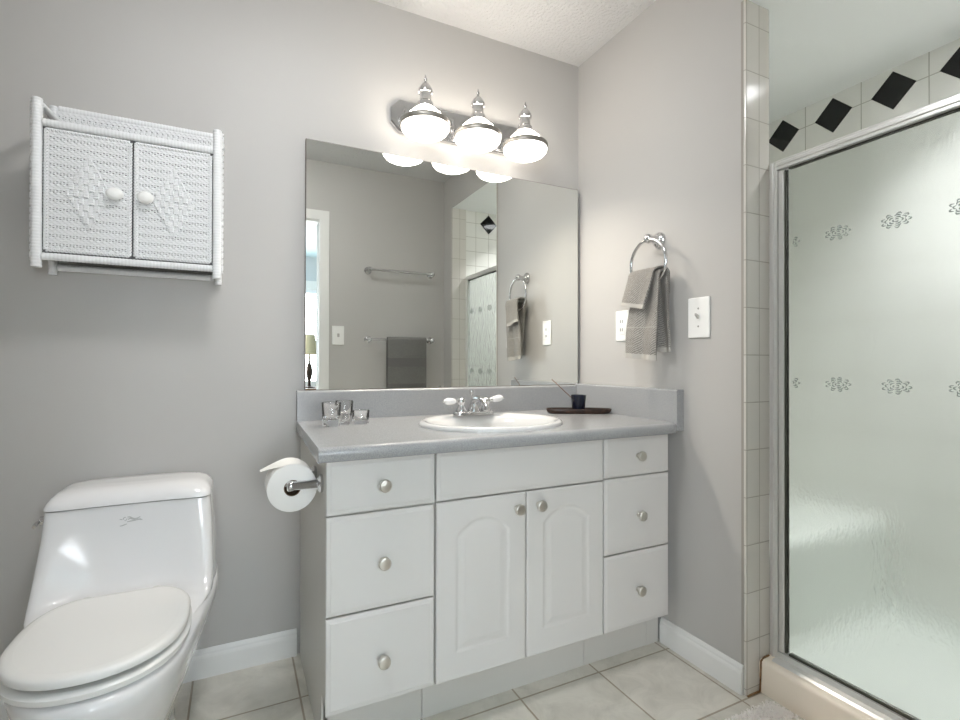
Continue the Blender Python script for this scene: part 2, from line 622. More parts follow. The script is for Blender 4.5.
# bedroom seen through the doorway
BY = -5.05
struct(MB().box(-3.3, 1.3, BY, YB, -0.06, -0.004).build('floor_bedroom', M_CARPET))
struct(MB().box(-3.3, 1.3, BY, YB, H, H + 0.05).build('ceiling_bedroom', M_BCEIL))
WX0, WX1, WZ0, WZ1 = -1.70, -0.30, 0.80, 2.00
w = MB()
w.box(-3.3, WX0, BY - 0.1, BY, 0, H).box(WX1, 1.3, BY - 0.1, BY, 0, H).box(WX0, WX1, BY - 0.1, BY, 0, WZ0).box(WX0, WX1, BY - 0.1, BY, WZ1, H)
struct(w.build('wall_bedroom_back', M_BWALL))
struct(MB().box(1.3, 1.4, BY, YB, 0, H).build('wall_bedroom_right', M_BWALL))
w = MB()
w.box(-3.4, -3.3, BY, -4.9, 0, H).box(-3.4, -3.3, -3.7, YB, 0, H).box(-3.4, -3.3, -4.9, -3.7, 0, 0.85).box(-3.4, -3.3, -4.9, -3.7, 2.15, H)  # out-of-view opening added in this wall as daylight fill
struct(w.build('wall_bedroom_left', M_BWALL))
w = MB()
w.box(-3.4, -2.5, YB - 0.001, YB + 0.10, 0, H).box(0.11, 1.4, YB - 0.001, YB + 0.10, 0, H)
struct(w.build('wall_bedroom_front', M_BWALL))
wf = MB()
wf.box(WX0 - 0.09, WX0, BY, BY + 0.02, WZ0 - 0.09, WZ1 + 0.12).box(WX1, WX1 + 0.09, BY, BY + 0.02, WZ0 - 0.09, WZ1 + 0.12)
wf.box(WX0, WX1, BY, BY + 0.02, WZ1, WZ1 + 0.12).box(WX0, WX1, BY, BY + 0.04, WZ0 - 0.09, WZ0)
wf.box(WX0, WX1, BY - 0.07, BY - 0.04, 1.38, 1.42)
struct(wf.build('window_1', M_TRIM), 'bedroom window with white blinds seen in the mirror')

# ------------------------------------------------------------------ vanity
YF = -0.611      # front faces of doors and drawers
YC = -0.592      # front of the carcasses


def slab(x0, x1, z0, z1):
    r = []
    for ins, y in ((0.0015, YC - 0.0005), (0.0, YF + 0.004), (0.0018, YF + 0.0018), (0.009, YF + 0.0012), (0.0125, YF + 0.0), (0.016, YF)):
        r.append([(x0 + ins, y, z0 + ins), (x1 - ins, y, z0 + ins), (x1 - ins, y, z1 - ins), (x0 + ins, y, z1 - ins)])
    return MB().loft(r, True, True, 0, False)


def arch_door(x0, x1, z0, z1):
    """slab with a routed cathedral panel"""
    nx, nz = 96, 176
    xc, hw = (x0 + x1) / 2, (x1 - x0) / 2
    a = hw - 0.062
    pz0, pz1, drop = z0 + 0.078, z1 - 0.060, 0.042

    def depth(x, z):
        dx = a - abs(x - xc)
        zt = pz1 - drop * min(1.0, abs(x - xc) / a) ** 2.2
        slope = 1.0 / sqrt(1 + (drop * 2.2 / a * min(1.0, abs(x - xc) / a) ** 1.2) ** 2)
        dd = min(dx, z - pz0, (zt - z) * slope)
        if dd < -0.004:
            dep = 0.0
        elif dd < 0.002:
            dep = 0.0024 * (dd + 0.004) / 0.006
        elif dd < 0.010:
            dep = 0.0024
        elif dd < 0.026:
            dep = 0.0024 * (1 - (dd - 0.010) / 0.016)
        else:
            dep = 0.0
        e = min(hw - abs(x - xc), z - z0, z1 - z)
        if e < 0.003:
            dep += 0.003 * (1 - e / 0.003)
        return dep
    xs = [x0, x0 + 0.0015, x0 + 0.003] + [x0 + 0.003 + (x1 - x0 - 0.006) * i / nx for i in range(1, nx)] + [x1 - 0.003, x1 - 0.0015, x1]
    zs = [z0, z0 + 0.0015, z0 + 0.003] + [z0 + 0.003 + (z1 - z0 - 0.006) * i / nz for i in range(1, nz)] + [z1 - 0.003, z1 - 0.0015, z1]
    W = len(xs)
    vs = [(x, YF + depth(x, z), z) for z in zs for x in xs]
    fs = [(j * W + i, j * W + i + 1, (j + 1) * W + i + 1, (j + 1) * W + i) for j in range(len(zs) - 1) for i in range(W - 1)]
    mb = MB().add(vs, fs, 0, True)
    mb.box(x0, x1, YC - 0.0005, YF + 0.0031, z0, z1)
    return mb


def knob(x, z, parent):
    pr = [(0.0, 0.0), (0.0085, 0.0), (0.0085, 0.003), (0.0062, 0.005), (0.0062, 0.012), (0.0150, 0.0150), (0.0165, 0.0175), (0.0165, 0.0245), (0.0150, 0.0268), (0.0120, 0.0275), (0.0, 0.0278)]
    o = MB().lathe(pr, (x, YF, z), 'y', 26, flip=-1).build('knob', M_NICKEL, parent)
    return o


def carcass(x0, x1, root, left_end=False, hollow=False):
    z0 = 0.157
    mb = MB()
    if hollow:
        mb.box(x0, x0 + 0.016, YC, -0.004, z0 - 0.004, 0.799).box(x1 - 0.016, x1, YC, -0.004, z0 - 0.004, 0.799)
        mb.box(x0 + 0.016, x1 - 0.016, YC, -0.004, z0 - 0.004, z0 + 0.012).box(x0 + 0.016, x1 - 0.016, -0.012, -0.004, z0 + 0.012, 0.799)
        mb.box(x0 + 0.016, x1 - 0.016, YC, YC + 0.003, z0 + 0.012, 0.799)
    else:
        mb.box(x0, x1, YC, -0.004, z0 - 0.004, 0.799)
    mb.build('body', M_CARCASS, root)
    k = MB()
    k.box(x0, x1, -0.507, -0.495, 0.0, z0 - 0.004)
    k.build('toe_kick', M_CARCASS, root, bevel=0.001)
    if left_end:
        sp = MB().extrude_y([(x0 - 0.004, 0.0), (x0 + 0.012, 0.0), (x0 + 0.012, z0 - 0.004), (x0 - 0.004, z0 - 0.004)], -0.507, -0.018)
        sp.box(x0 - 0.004, x0, YC - 0.002, -0.004, z0 - 0.004, 0.799)
        sp.build('side_panel', M_CARCASS, root)


def drawer(x0, x1, z0, z1, kx, kz, root):
    o = slab(x0, x1, z0, z1).build('drawer', M_CAB, root)
    knob(kx, kz, o)


u1 = thing('drawer_cabinet', 'white three-drawer vanity cabinet beside the toilet paper roll', 'cabinet', (-1.095, -0.30, 0), 'vanity cabinets')
carcass(-1.230, -0.950, u1, True)
drawer(-1.240, -0.952, 0.660, 0.796, -1.095, 0.726, u1)
drawer(-1.240, -0.952, 0.405, 0.655, -1.096, 0.525, u1)
drawer(-1.240, -0.952, 0.158, 0.400, -1.096, 0.270, u1)
u2_ = thing('sink_cabinet', 'white two-door vanity cabinet with arched panels under the sink', 'cabinet', (-0.655, -0.30, 0), 'vanity cabinets')
carcass(-0.949, -0.360, u2_, hollow=True)
slab(-0.945, -0.362, 0.662, 0.796).build('false_front', M_CAB, u2_)
dl = arch_door(-0.945, -0.6575, 0.157, 0.657).build('door', M_CAB, u2_)
knob(-0.690, 0.612, dl)
dr = arch_door(-0.6535, -0.362, 0.157, 0.657).build('door', M_CAB, u2_)
knob(-0.613, 0.614, dr)
u3 = thing('drawer_cabinet', 'white three-drawer vanity cabinet nearest the towel ring wall', 'cabinet', (-0.213, -0.30, 0), 'vanity cabinets')
carcass(-0.359, -0.072, u3)
MB().box(-0.0715, -0.0145, -0.507, -0.495, 0.0, 0.153).build('filler', M_CARCASS, u3)
drawer(-0.357, -0.070, 0.666, 0.798, -0.213, 0.732, u3)
drawer(-0.357, -0.070, 0.411, 0.661, -0.210, 0.530, u3)
drawer(-0.357, -0.070, 0.158, 0.406, -0.213, 0.278, u3)

# worktop
SX, SY, SA, SB = -0.655, -0.378, 0.251, 0.222      # sink rim ellipse
ct = thing('worktop', 'grey speckled laminate worktop with backsplash on the white vanity', 'countertop', (-0.65, -0.3, 0.80))
CT0, CT1 = -1.265, -0.036
rings = []
for z, i in ((0.7995, 0.010), (0.801, 0.004), (0.8045, 0.0), (0.823, 0.0), (0.8300, 0.0018), (0.8345, 0.006), (0.8368, 0.013), (0.837, 0.02)):
    i2 = min(i, 0.001)
    rings.append([(x + (0.016 * (y + 0.646) / 0.643 if x < -1.0 else 0.0), y, z) for x, y in rrect(CT0 + i2, CT1 - i, -0.646 + i, -0.003, (0.003, 0.055, 0.002, 0.002), 8)])
slab_o = MB().loft(rings).build('top', M_LAM, ct)
cutter = MB().lathe([(1.0, 0.70), (1.0, 0.90)], (SX, SY, 0), 'z', 64, sx=SA - 0.012, sy=SB - 0.012).build('cutter', M_LAM)
bo = slab_o.modifiers.new('hole', 'BOOLEAN')
bo.object = cutter
bo.operation = 'DIFFERENCE'
bo.solver = 'EXACT'
bpy.context.view_layer.update()
dg = bpy.context.evaluated_depsgraph_get()
nm = bpy.data.meshes.new_from_object(slab_o.evaluated_get(dg))
slab_o.modifiers.clear()
slab_o.data = nm
bpy.data.objects.remove(cutter)
bs = [(-0.0005, 0.8372), (-0.033, 0.8372), (-0.033, 0.936), (-0.032, 0.940), (-0.029, 0.943), (-0.025, 0.9445), (-0.0005, 0.9445)]
MB().extrude_x(bs, -1.2485, -0.0365).build('backsplash', M_LAM, ct)
sspl = MB()
sspl.extrude_y([(-0.0005, 0.803), (-0.0355, 0.803), (-0.0355, 0.945), (-0.0335, 0.9495), (-0.030, 0.951), (-0.0005, 0.951)], -0.616, -0.0005)
sspl.build('side_splash', M_LAM, ct, bevel=0.0015)

# sink
sk = MB()
prof = [(1.0, 0.8373, 0), (1.0, 0.843, 0), (0.99, 0.8485, 0), (0.965, 0.852, 0), (0.93, 0.8525, -0.001), (0.895, 0.849, -0.004), (0.865, 0.838, -0.010), (0.835, 0.815, -0.015), (0.78, 0.775, -0.020), (0.66, 0.735, -0.022), (0.45, 0.715, -0.022), (0.2, 0.708, -0.022), (0.09, 0.706, -0.022), (0.085, 0.70, -0.022)]
rings = []
for s, z, dy in prof:
    kb = 1.0 if s > 0.92 else 0.92 if s < 0.88 else 0.96
    rings.append([(SX + SA * s * cos(2 * pi * i / 72), SY + dy + SB * s * kb * sin(2 * pi * i / 72), z) for i in range(72)])
sink = thing('sink', 'oval white drop-in sink set in the grey worktop', 'sink', (SX, SY, 0.837))
sk.loft(rings, False, True)
bowl = sk.build('basin', M_BASIN, sink)
MB().lathe([(0.0, 0.0), (0.021, 0.0), (0.021, 0.002), (0.014, 0.003), (0.0, 0.001)], (SX, SY - 0.022, 0.7062), 'z', 24).build('drain', M_CHROME, sink)

# faucet
FX, FY, FZ = -0.640, -0.205, 0.852
fc = thing('faucet', 'chrome two-handle faucet with white porcelain levers behind the sink', 'faucet', (FX, FY, FZ))
fb = MB()
fr = []
for z, i in ((0.0, 0.0), (0.006, 0.0), (0.011, 0.003), (0.013, 0.010)):
    fr.append([(FX + x, FY + y, FZ + z) for x, y in rrect(-0.083 + i, 0.083 - i, -0.027 + i, 0.027 - i, (0.027 - i,) * 4, 8)])
fb.loft(fr)
fb.build('base_plate', M_CHROME, fc)
for sgn in (-1, 1):
    hx = FX + sgn * 0.051
    hb = MB().lathe([(0.020, 0.0125), (0.021, 0.018), (0.0165, 0.024), (0.0125, 0.034), (0.0125, 0.039), (0.016, 0.042), (0.0175, 0.048), (0.0165, 0.056), (0.010, 0.062), (0.0, 0.064)], (hx, FY, FZ), 'z', 24)
    ho = hb.build('handle', M_CHROME, fc)
    ang = radians(2 if sgn < 0 else 8)
    d0 = Vector((sgn * cos(ang), -0.10, sin(ang))).normalized()
    p0 = Vector((hx, FY, FZ + 0.050))
    lv = MB().tube([p0 + d0 * q for q in (0.010, 0.014, 0.022, 0.026)], 0.006, 14, rfun=lambda f: 0.0065 if f < 0.6 else 0.0085)
    lv.build('lever_collar', M_CHROME, ho)
    lens = [0.026, 0.030, 0.038, 0.050, 0.060, 0.066, 0.070]
    rad = [0.0075, 0.0105, 0.0120, 0.0132, 0.0125, 0.0095, 0.0055]
    lv = MB()
    lv.tube([p0 + d0 * q for q in lens], 0.01, 16, rfun=lambda f: rad[min(6, int(round(f * 6)))])
    lo = lv.build('lever', M_PORC, ho)
    lo['label'] = 'white porcelain lever'
    MB().tube([p0 + d0 * q for q in (0.0695, 0.072, 0.076, 0.079)], 0.004, 12, rfun=lambda f: (0.0058, 0.0062, 0.0045, 0.001)[min(3, int(round(f * 3)))]).build('lever_tip', M_CHROME, ho)
sp = MB()
sp.lathe([(0.024, 0.012), (0.022, 0.022), (0.017, 0.030), (0.015, 0.040)], (FX, FY, FZ), 'z', 24)
sp.tube([(FX, FY, FZ + 0.035), (FX, FY - 0.006, FZ + 0.049), (FX, FY - 0.025, FZ + 0.058), (FX, FY - 0.055, FZ + 0.060), (FX, FY - 0.085, FZ + 0.052), (FX, FY - 0.105, FZ + 0.036), (FX, FY - 0.110, FZ + 0.024)], 0.012, 16, rfun=lambda f: 0.0145 - 0.004 * f)
sp.build('spout', M_CHROME, fc)
MB().lathe([(0.0032, 0.012), (0.0032, 0.072), (0.0062, 0.076), (0.0075, 0.083), (0.0060, 0.090), (0.0, 0.093)], (FX, FY + 0.019, FZ), 'z', 14).build('lift_rod', M_CHROME, fc)

# mirror
MX_ = (-1.2215, -0.018, 1.850)
mr = thing('wall_mirror', 'large frameless mirror above the vanity backsplash', 'mirror', (-0.617, -0.003, 0.945))
MB().box(MX_[0], MX_[1], -0.0212, -0.0005, 0.9452, MX_[2]).build('backing', M_MIREDGE, mr)
MB().box(MX_[0] + 0.0016, MX_[1] - 0.0016, -0.0220, -0.0211, 0.9470, MX_[2] - 0.0016).build('glass', M_MIRROR, mr)

# ------------------------------------------------------------------ vanity lights
lf = thing('vanity_light', 'chrome three-lamp light bar above the mirror, all lamps lit', 'wall lamp', (-0.597, -0.01, 2.01))
pts = [(-0.909, 1.982), (-0.909, 2.038), (-0.873, 2.073), (-0.321, 2.073), (-0.285, 2.038), (-0.285, 1.982), (-0.321, 1.947), (-0.873, 1.947)]
pc = (-0.597, 2.010)
rg = []
for ins, y in ((0.0, -0.0005), (0.0, -0.018), (0.004, -0.022), (0.010, -0.022)):
    rg.append([(x + (pc[0] - x) / abs(pc[0] - x) * ins, y, z + (pc[1] - z) / abs(pc[1] - z) * ins) for x, z in pts])
MB().loft(rg, smooth=False).build('back_plate', M_CHROME, lf)
LY = -0.150
for lx in (-0.815, -0.598, -0.383):
    arm = MB()
    arm.lathe([(0.0, 0.022), (0.026, 0.022), (0.026, 0.027), (0.018, 0.034), (0.011, 0.037)], (lx - 0.005, 0, 1.992), 'y', 20, flip=-1)
    arm.tube([(lx - 0.005, -0.034, 1.992), (lx - 0.004, -0.060, 1.996), (lx - 0.002, -0.085, 2.012), (lx - 0.001, -0.108, 2.032), (lx, -0.135, 2.040), (lx, LY, 2.040)], 0.008, 12)
    arm.build('arm', M_CHROME, lf)
    cap = MB().lathe([(0.026, 1.992), (0.0290, 1.994), (0.0290, 2.010), (0.025, 2.014), (0.0215, 2.018), (0.0215, 2.046), (0.0265, 2.048), (0.0275, 2.055), (0.0258, 2.062), (0.020, 2.072), (0.011, 2.083), (0.0050, 2.088), (0.0048, 2.093), (0.0068, 2.096), (0.0062, 2.101), (0.0030, 2.106), (0.0028, 2.113), (0.0, 2.116)], (lx, LY, 0), 'z', 28)
    cap.build('lamp_cap', M_CHROME, lf)
    sh = MB().lathe([(0.0265, 1.993), (0.033, 1.990), (0.046, 1.980), (0.061, 1.966), (0.075, 1.950), (0.084, 1.939), (0.087, 1.935)], (lx, LY, 0), 'z', 40)
    so = sh.build('lamp_shade', M_SHADE, lf)
    MB().lathe([(0.0840, 1.941), (0.0900, 1.941), (0.0925, 1.938), (0.0935, 1.930), (0.0935, 1.925), (0.0915, 1.921), (0.0885, 1.921)], (lx, LY, 0), 'z', 40).build('band', M_BAND, so)
    MB().lathe([(0.088, 1.924), (0.0895, 1.920), (0.088, 1.911), (0.078, 1.898), (0.060, 1.889), (0.036, 1.885), (0.0, 1.884)], (lx, LY, 0), 'z', 40).build('diffuser', M_DIFF, so)
    bulb = bpy.data.lights.new('vanity_bulb', 'AREA')
    bulb.shape = 'DISK'
    bulb.size = 0.07
    bulb.energy = BULB_WATTS
    bulb.color = (1.0, 0.90, 0.78)
    bulb.spread = radians(140)
    bo_ = bpy.data.objects.new('vanity_bulb', bulb)
    COL.objects.link(bo_)
    bo_.location = (lx, LY, 1.8825)

cl_ = thing('added_ceiling_fill', 'unseen round white dome added to the bathroom ceiling as fill light', 'ceiling light', (-1.25, -0.95, H))  # added out of view for soft overhead fill in the bathroom
MB().lathe([(0.0, -0.0005), (0.150, -0.0005), (0.158, -0.006), (0.158, -0.018), (0.150, -0.022), (0.0, -0.022)], (-1.25, -0.95, H), 'z', 40).build('canopy', M_NICKEL, cl_)
MB().lathe([(0.146, -0.0222), (0.146, -0.030), (0.132, -0.050), (0.100, -0.066), (0.055, -0.076), (0.0, -0.079)], (-1.25, -0.95, H), 'z', 40).build('glass_dome', M_FILL_DOME, cl_)

rl_ = thing('added_shower_fill', 'unseen round white downlight added to brighten the shower', 'ceiling light', (0.50, -1.25, SH))  # added out of view to light the shower from above
MB().lathe([(0.070, -0.0015), (0.075, -0.006), (0.095, -0.006), (0.098, -0.0015)], (0.50, -1.25, SH), 'z', 36).build('trim_ring', M_TRIM, rl_)
MB().lathe([(0.0, -0.0020), (0.069, -0.0020), (0.069, -0.0035), (0.0, -0.0035)], (0.50, -1.25, SH), 'z', 36).build('lens', M_SHOWERFILL, rl_)
sl_ = bpy.data.lights.new('shower_fill', 'AREA')
sl_.shape = 'DISK'
sl_.size = 0.13
sl_.energy = 7.6
sl_.color = (0.97, 0.97, 1.0)
sl_.spread = radians(104)
so_ = bpy.data.objects.new('shower_fill', sl_)
COL.objects.link(so_)
so_.location = (0.50, -1.25, SH - 0.0045)

# ------------------------------------------------------------------ toilet
TX = -1.704


def smooth01(a):
    a = max(0.0, min(1.0, a))
    return a * a * (3 - 2 * a)


def oval(z, wb, wf, yb, yf, nb, nf, conc=0.0, N=128, zt=0.0):
    yc, h = (yb + yf) / 2, (yb - yf) / 2
    out = []
    for i in range(N):
        t = 2 * pi * (i + 0.5) / N
        c, s = cos(t), sin(t)
        n = nb if s > 0 else nf
        # radial superellipse keeps the samples even around the corners
        r = 1.0 / (abs(c) ** n + abs(s) ** n) ** (1.0 / n)
        ux, uy = r * c, r * s
        y = yc + h * uy
        fr = (yb - y) / (yb - yf)
        wd = wb + (wf - wb) * smooth01((fr - 0.2) / 0.5)
        x = wd * ux
        if s < 0 and conc:
            y += conc * (1 - min(1.0, abs(ux)) ** 3.0) * min(1.0, -uy * 1.2)
        out.append((TX + x, y, z + zt * max(0.0, (fr - 0.3))))
    return out


to = thing('toilet', 'white one-piece toilet with closed lid against the grey wall', 'toilet', (TX, -0.35, 0))
R_ = [
    oval(0.0, 0.108, 0.100, -0.10, -0.545, 4, 2.3),
    oval(0.02, 0.108, 0.100, -0.10, -0.545, 4, 2.3),
    oval(0.05, 0.102, 0.095, -0.09, -0.535, 4, 2.3),
    oval(0.11, 0.112, 0.103, -0.07, -0.55, 4, 2.3),
    oval(0.18, 0.138, 0.126, -0.05, -0.595, 4, 2.3),
    oval(0.25, 0.170, 0.152, -0.03, -0.655, 4.5, 2.3),
    oval(0.31, 0.197, 0.170, -0.02, -0.700, 5, 2.25),
    oval(0.355, 0.212, 0.181, -0.018, -0.725, 6, 2.2),
    oval(0.380, 0.216, 0.184, -0.018, -0.732, 6, 2.2),
    oval(0.392, 0.2155, 0.182, -0.018, -0.729, 6, 2.2),
    oval(0.3985, 0.214, 0.177, -0.018, -0.720, 6, 2.2),
    oval(0.4005, 0.213, 0.165, -0.018, -0.69, 6, 2.3),
    oval(0.401, 0.2125, 0.176, -0.018, -0.56, 6, 2.6),
    oval(0.403, 0.2125, 0.196, -0.018, -0.46, 6, 3.5, 0.06),
    oval(0.412, 0.209, 0.204, -0.018, -0.402, 6, 5, 0.080),
    oval(0.430, 0.208, 0.206, -0.018, -0.362, 6, 6, 0.078),
    oval(0.460, 0.207, 0.205, -0.018, -0.325, 6, 7, 0.062),
    oval(0.500, 0.205, 0.203, -0.018, -0.295, 6, 8, 0.046),
    oval(0.545, 0.202, 0.2005, -0.018, -0.272, 6, 8, 0.034),
    oval(0.590, 0.1985, 0.1975, -0.018, -0.255, 6, 8, 0.026),
    oval(0.640, 0.1955, 0.1945, -0.018, -0.245, 6, 8, 0.020),
    oval(0.6500, 0.1945, 0.1935, -0.018, -0.243, 6, 8, 0.018),
]
MB().loft(R_).build('body', M_PORC, to)
TL = [
    oval(0.6522, 0.1945, 0.1935, -0.016, -0.242, 6, 8, 0.016),
    oval(0.6535, 0.1970, 0.1960, -0.014, -0.246, 6, 8, 0.016),
    oval(0.660, 0.1965, 0.1955, -0.014, -0.245, 6, 8, 0.016),
    oval(0.670, 0.1935, 0.1925, -0.015, -0.240, 5.5, 7, 0.014),
    oval(0.680, 0.187, 0.186, -0.019, -0.230, 5, 6, 0.010),
    oval(0.688, 0.177, 0.176, -0.027, -0.216, 4.5, 5, 0.006),
    oval(0.6935, 0.160, 0.159, -0.038, -0.198, 4, 4, 0.002),
    oval(0.6960, 0.138, 0.137, -0.054, -0.176, 3.5, 3.5, 0.0),
    oval(0.6970, 0.085, 0.085, -0.08, -0.145, 3, 3, 0.0),
]
MB().loft(TL).build('tank_lid', M_PORC, to)


def lid_ring(z, ins, zt):
    return [(x, min(y, -0.312 - ins), zz) for x, y, zz in [(x - 0.006, y, q_) for x, y, q_ in oval(z, 0.168 - ins, 0.168 - ins, -0.300 - ins, -0.718 + ins, 2.9, 2.15, 0, 128, zt)]]


sr = [lid_ring(0.4030, 0.004, 0), lid_ring(0.4055, -0.002, 0), lid_ring(0.4160, -0.003, 0), lid_ring(0.4210, 0.002, 0), lid_ring(0.4225, 0.010, 0)]
MB().loft(sr).build('seat', M_SEAT, to)
lr = [lid_ring(0.4270, 0.006, 0.008), lid_ring(0.4290, 0.001, 0.008), lid_ring(0.4390, 0.000, 0.008), lid_ring(0.4440, 0.004, 0.008), lid_ring(0.4462, 0.012, 0.008), lid_ring(0.4468, 0.022, 0.008)]
MB().loft(lr).build('lid', M_SEAT, to)
for sx in (-0.081, 0.069):
    MB().lathe([(0.0, 0.0), (0.013, 0.0), (0.013, 0.030), (0.010, 0.034), (0.0, 0.035)], (TX + sx, -0.303, 0.4035), 'z', 16).build('hinge', M_SEAT, to)
for sx in (-0.136, 0.124):
    MB().box(TX + sx - 0.012, TX + sx + 0.012, -0.604, -0.596, 0.4222, 0.4310).build('bumper', M_SEAT, to)
lv = MB()
lv.lathe([(0.0, 0.0), (0.012, 0.0), (0.012, 0.010), (0.0, 0.012)], (TX - 0.196, -0.19, 0.622), 'x', 14, flip=-1)
lv.tube([(TX - 0.206, -0.190, 0.622), (TX - 0.208, -0.210, 0.621), (TX - 0.208, -0.232, 0.618)], 0.0045, 8)
lv.build('flush_lever', M_CHROME, to)


# printed emblem on the tank front: leaping swash with two small strokes
def tank_front(x, z):
    k = (z - 0.59) / 0.035
    yf, cc = -0.255 + 0.010 * k, 0.026 - 0.006 * k
    return yf + cc * (1 - abs((x - TX) / 0.1985) ** 3)


lg = MB()
EX, EZ = TX - 0.002, 0.6085
strokes = [
    ([(-28, 4), (-23, 3.2), (-20, 2.4)], 1.4), ([(-17, 2), (-18, 6), (-15, 9), (-11, 8.5)], 1.7), ([(-15, 0), (-13, -2), (-10, 0), (-8, 5)], 1.3),
    ([(-7, 9), (0, 8.5), (6, 4), (12, 1), (20, 2), (28, 6)], 2.2), ([(-6, 1), (0, 4), (8, 1), (14, -1)], 2.2), ([(-8, -6), (0, -5), (12, -3.5), (24, -2), (33, -4)], 2.0),
    ([(20, -1), (28, -1), (34, -5)], 1.5), ([(-27, -17), (-20, -16.5), (-14, -14), (-8, -12.5)], 1.8)]
for line, wd in strokes:
    a, b = [], []
    for k, (px, pz) in enumerate(line):
        q0, q1 = line[max(k - 1, 0)], line[min(k + 1, len(line) - 1)]
        tx, tz = q1[0] - q0[0], q1[1] - q0[1]
        L = sqrt(tx * tx + tz * tz)
        nx, nz = -tz / L, tx / L
        w_ = wd * (0.45 + 0.55 * sin(pi * (k + 0.6) / (len(line) + 0.2)))
        for lst, sg in ((a, 1), (b, -1)):
            x = EX + (px + sg * nx * w_) * 0.00085
            z = EZ + (pz + sg * nz * w_) * 0.00085
            lst.append((x, tank_front(x, z) - 0.0016, z))
    n = len(a)
    lg.add(a + b, [(i, i + 1, n + i + 1, n + i) for i in range(n - 1)], 0, True)
lg.build('emblem', M_LOGO, to)

# ------------------------------------------------------------------ toilet paper
RX, RZ, RY0, RY1, RR = -1.3085, 0.713, -0.498, -0.398, 0.0625
hd = thing('toilet_paper_holder', 'chrome two-post paper holder on the side of the vanity', 'paper holder', (-1.236, -0.45, 0.727))
for y, nm_ in ((-0.507, 'post'), (-0.390, 'post')):
    q = MB()
    q.lathe([(0.0, 0.0), (0.024, 0.0), (0.025, 0.003), (0.025, 0.007), (0.020, 0.011), (0.0145, 0.013)], (-1.2342, y, RZ + 0.008), 'x', 24, flip=-1)
    q.lathe([(0.0115, 0.012), (0.0115, 0.072), (0.0135, 0.074), (0.0135, 0.086), (0.010, 0.089), (0.0, 0.0895)], (-1.2342, y, RZ + 0.008), 'x', 20, flip=-1)
    q.build(nm_, M_CHROME, hd)
MB().lathe([(0.0075, 0.0), (0.0075, 0.117)], (RX, -0.507, RZ + 0.008), 'y', 16).build('roller', M_CHROME, hd)
tp = thing('toilet_paper_roll', 'white toilet paper roll with loose end on the chrome holder', 'toilet paper', (RX, -0.45, RZ))
rl = MB()
rr = []
for r, y in ((0.0215, RY0 + 0.001), (0.058, RY0), (RR, RY0 + 0.002), (RR, RY1 - 0.002), (0.058, RY1), (0.0215, RY1 - 0.001)):
    rr.append([(RX + r * cos(2 * pi * i / 56), y, RZ + r * sin(2 * pi * i / 56)) for i in range(56)])
rl.loft(rr + [rr[0]], False, False)
rl.build('roll', M_PAPER, tp)
cr = []
for r, y in ((0.0212, RY0 + 0.0015), (0.0212, RY1 - 0.0015), (0.0196, RY1 - 0.0015), (0.0196, RY0 + 0.0015)):
    cr.append([(RX + r * cos(2 * pi * i / 36), y, RZ + r * sin(2 * pi * i / 36)) for i in range(36)])
MB().loft(cr + [cr[0]], False, False).build('core', M_CARD, tp)


def tail(u, v):
    ys = RY0 + 0.001 + max(0.0, v - 0.5) * 2 * 0.072
    y = ys + u * (RY1 - 0.001 - ys)
    if v < 0.5:
        a = radians(40 + 72 * v * 2)
        return (RX + (RR + 0.0012) * cos(a), y, RZ + (RR + 0.0012) * sin(a))
    q = (v - 0.5) * 2 * 0.055
    a = radians(112)
    px, pz = RX + (RR + 0.0012) * cos(a), RZ + (RR + 0.0012) * sin(a)
    return (px - sin(a) * q, y, pz + cos(a) * q - 0.9 * q * q)


MB().sheet(tail, 6, 40, 0.0009).build('loose_sheet', M_PAPER, tp)

# ------------------------------------------------------------------ wicker cabinet
CX0, CX1, CY0, CY1 = -1.933, -1.498, -0.152, -0.013     # post centre lines
CZ0, CZ1 = 1.312, 1.765
wc = thing('wicker_cabinet', 'white wicker wall cabinet with two woven doors above the toilet', 'wall cabinet', (-1.715, -0.08, 1.31))


def wrapped(p0, p1, r, step=0.0085):
    p0, p1 = Vector(p0), Vector(p1)
    L = (p1 - p0).length
    n = max(2, int(L / step))
    pts, rad = [], []
    for k in range(n):
        for f, q in ((0.04, 0.93), (0.28, 1.0), (0.72, 1.0), (0.96, 0.93)):
            pts.append(p0 + (p1 - p0) * ((k + f) / n))
            rad.append(r * q)
    K = len(pts)
    return MB().tube(pts, r, 12, rfun=lambda t_: rad[min(K - 1, int(round(t_ * (K - 1))))])


for x in (CX0, CX1):
    for y, za, zb in ((CY0, CZ0 - 0.008, CZ1), (CY1, CZ0 - 0.008, CZ1 + 0.040)):
        wrapped((x, y, za), (x, y, zb), 0.0125 if y == CY0 else 0.011).build('post', M_WICK, wc)
    wrapped((x + 0.004, CY0 + 0.012, CZ1 - 0.012), (x + 0.010, CY1 - 0.012, 1.758), 0.0095).build('side_brace', M_WICK, wc)
for y, z, nm_ in ((CY0, 1.7015, 'front_rail'), (CY0, 1.3345, 'front_rail'), (CY1, CZ1 + 0.034, 'back_rail'), (CY1, 1.326, 'back_rail')):
    wrapped((CX0 + 0.012, y, z), (CX1 - 0.012, y, z), 0.0105).build(nm_, M_WICK, wc)
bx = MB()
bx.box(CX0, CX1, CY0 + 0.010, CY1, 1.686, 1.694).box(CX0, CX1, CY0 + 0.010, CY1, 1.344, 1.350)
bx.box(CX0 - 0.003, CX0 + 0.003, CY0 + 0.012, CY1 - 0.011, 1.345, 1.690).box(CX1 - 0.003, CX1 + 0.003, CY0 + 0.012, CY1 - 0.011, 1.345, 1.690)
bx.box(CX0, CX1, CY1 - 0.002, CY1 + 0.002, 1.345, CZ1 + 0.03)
bx.build('carcass', M_WKIN, wc)
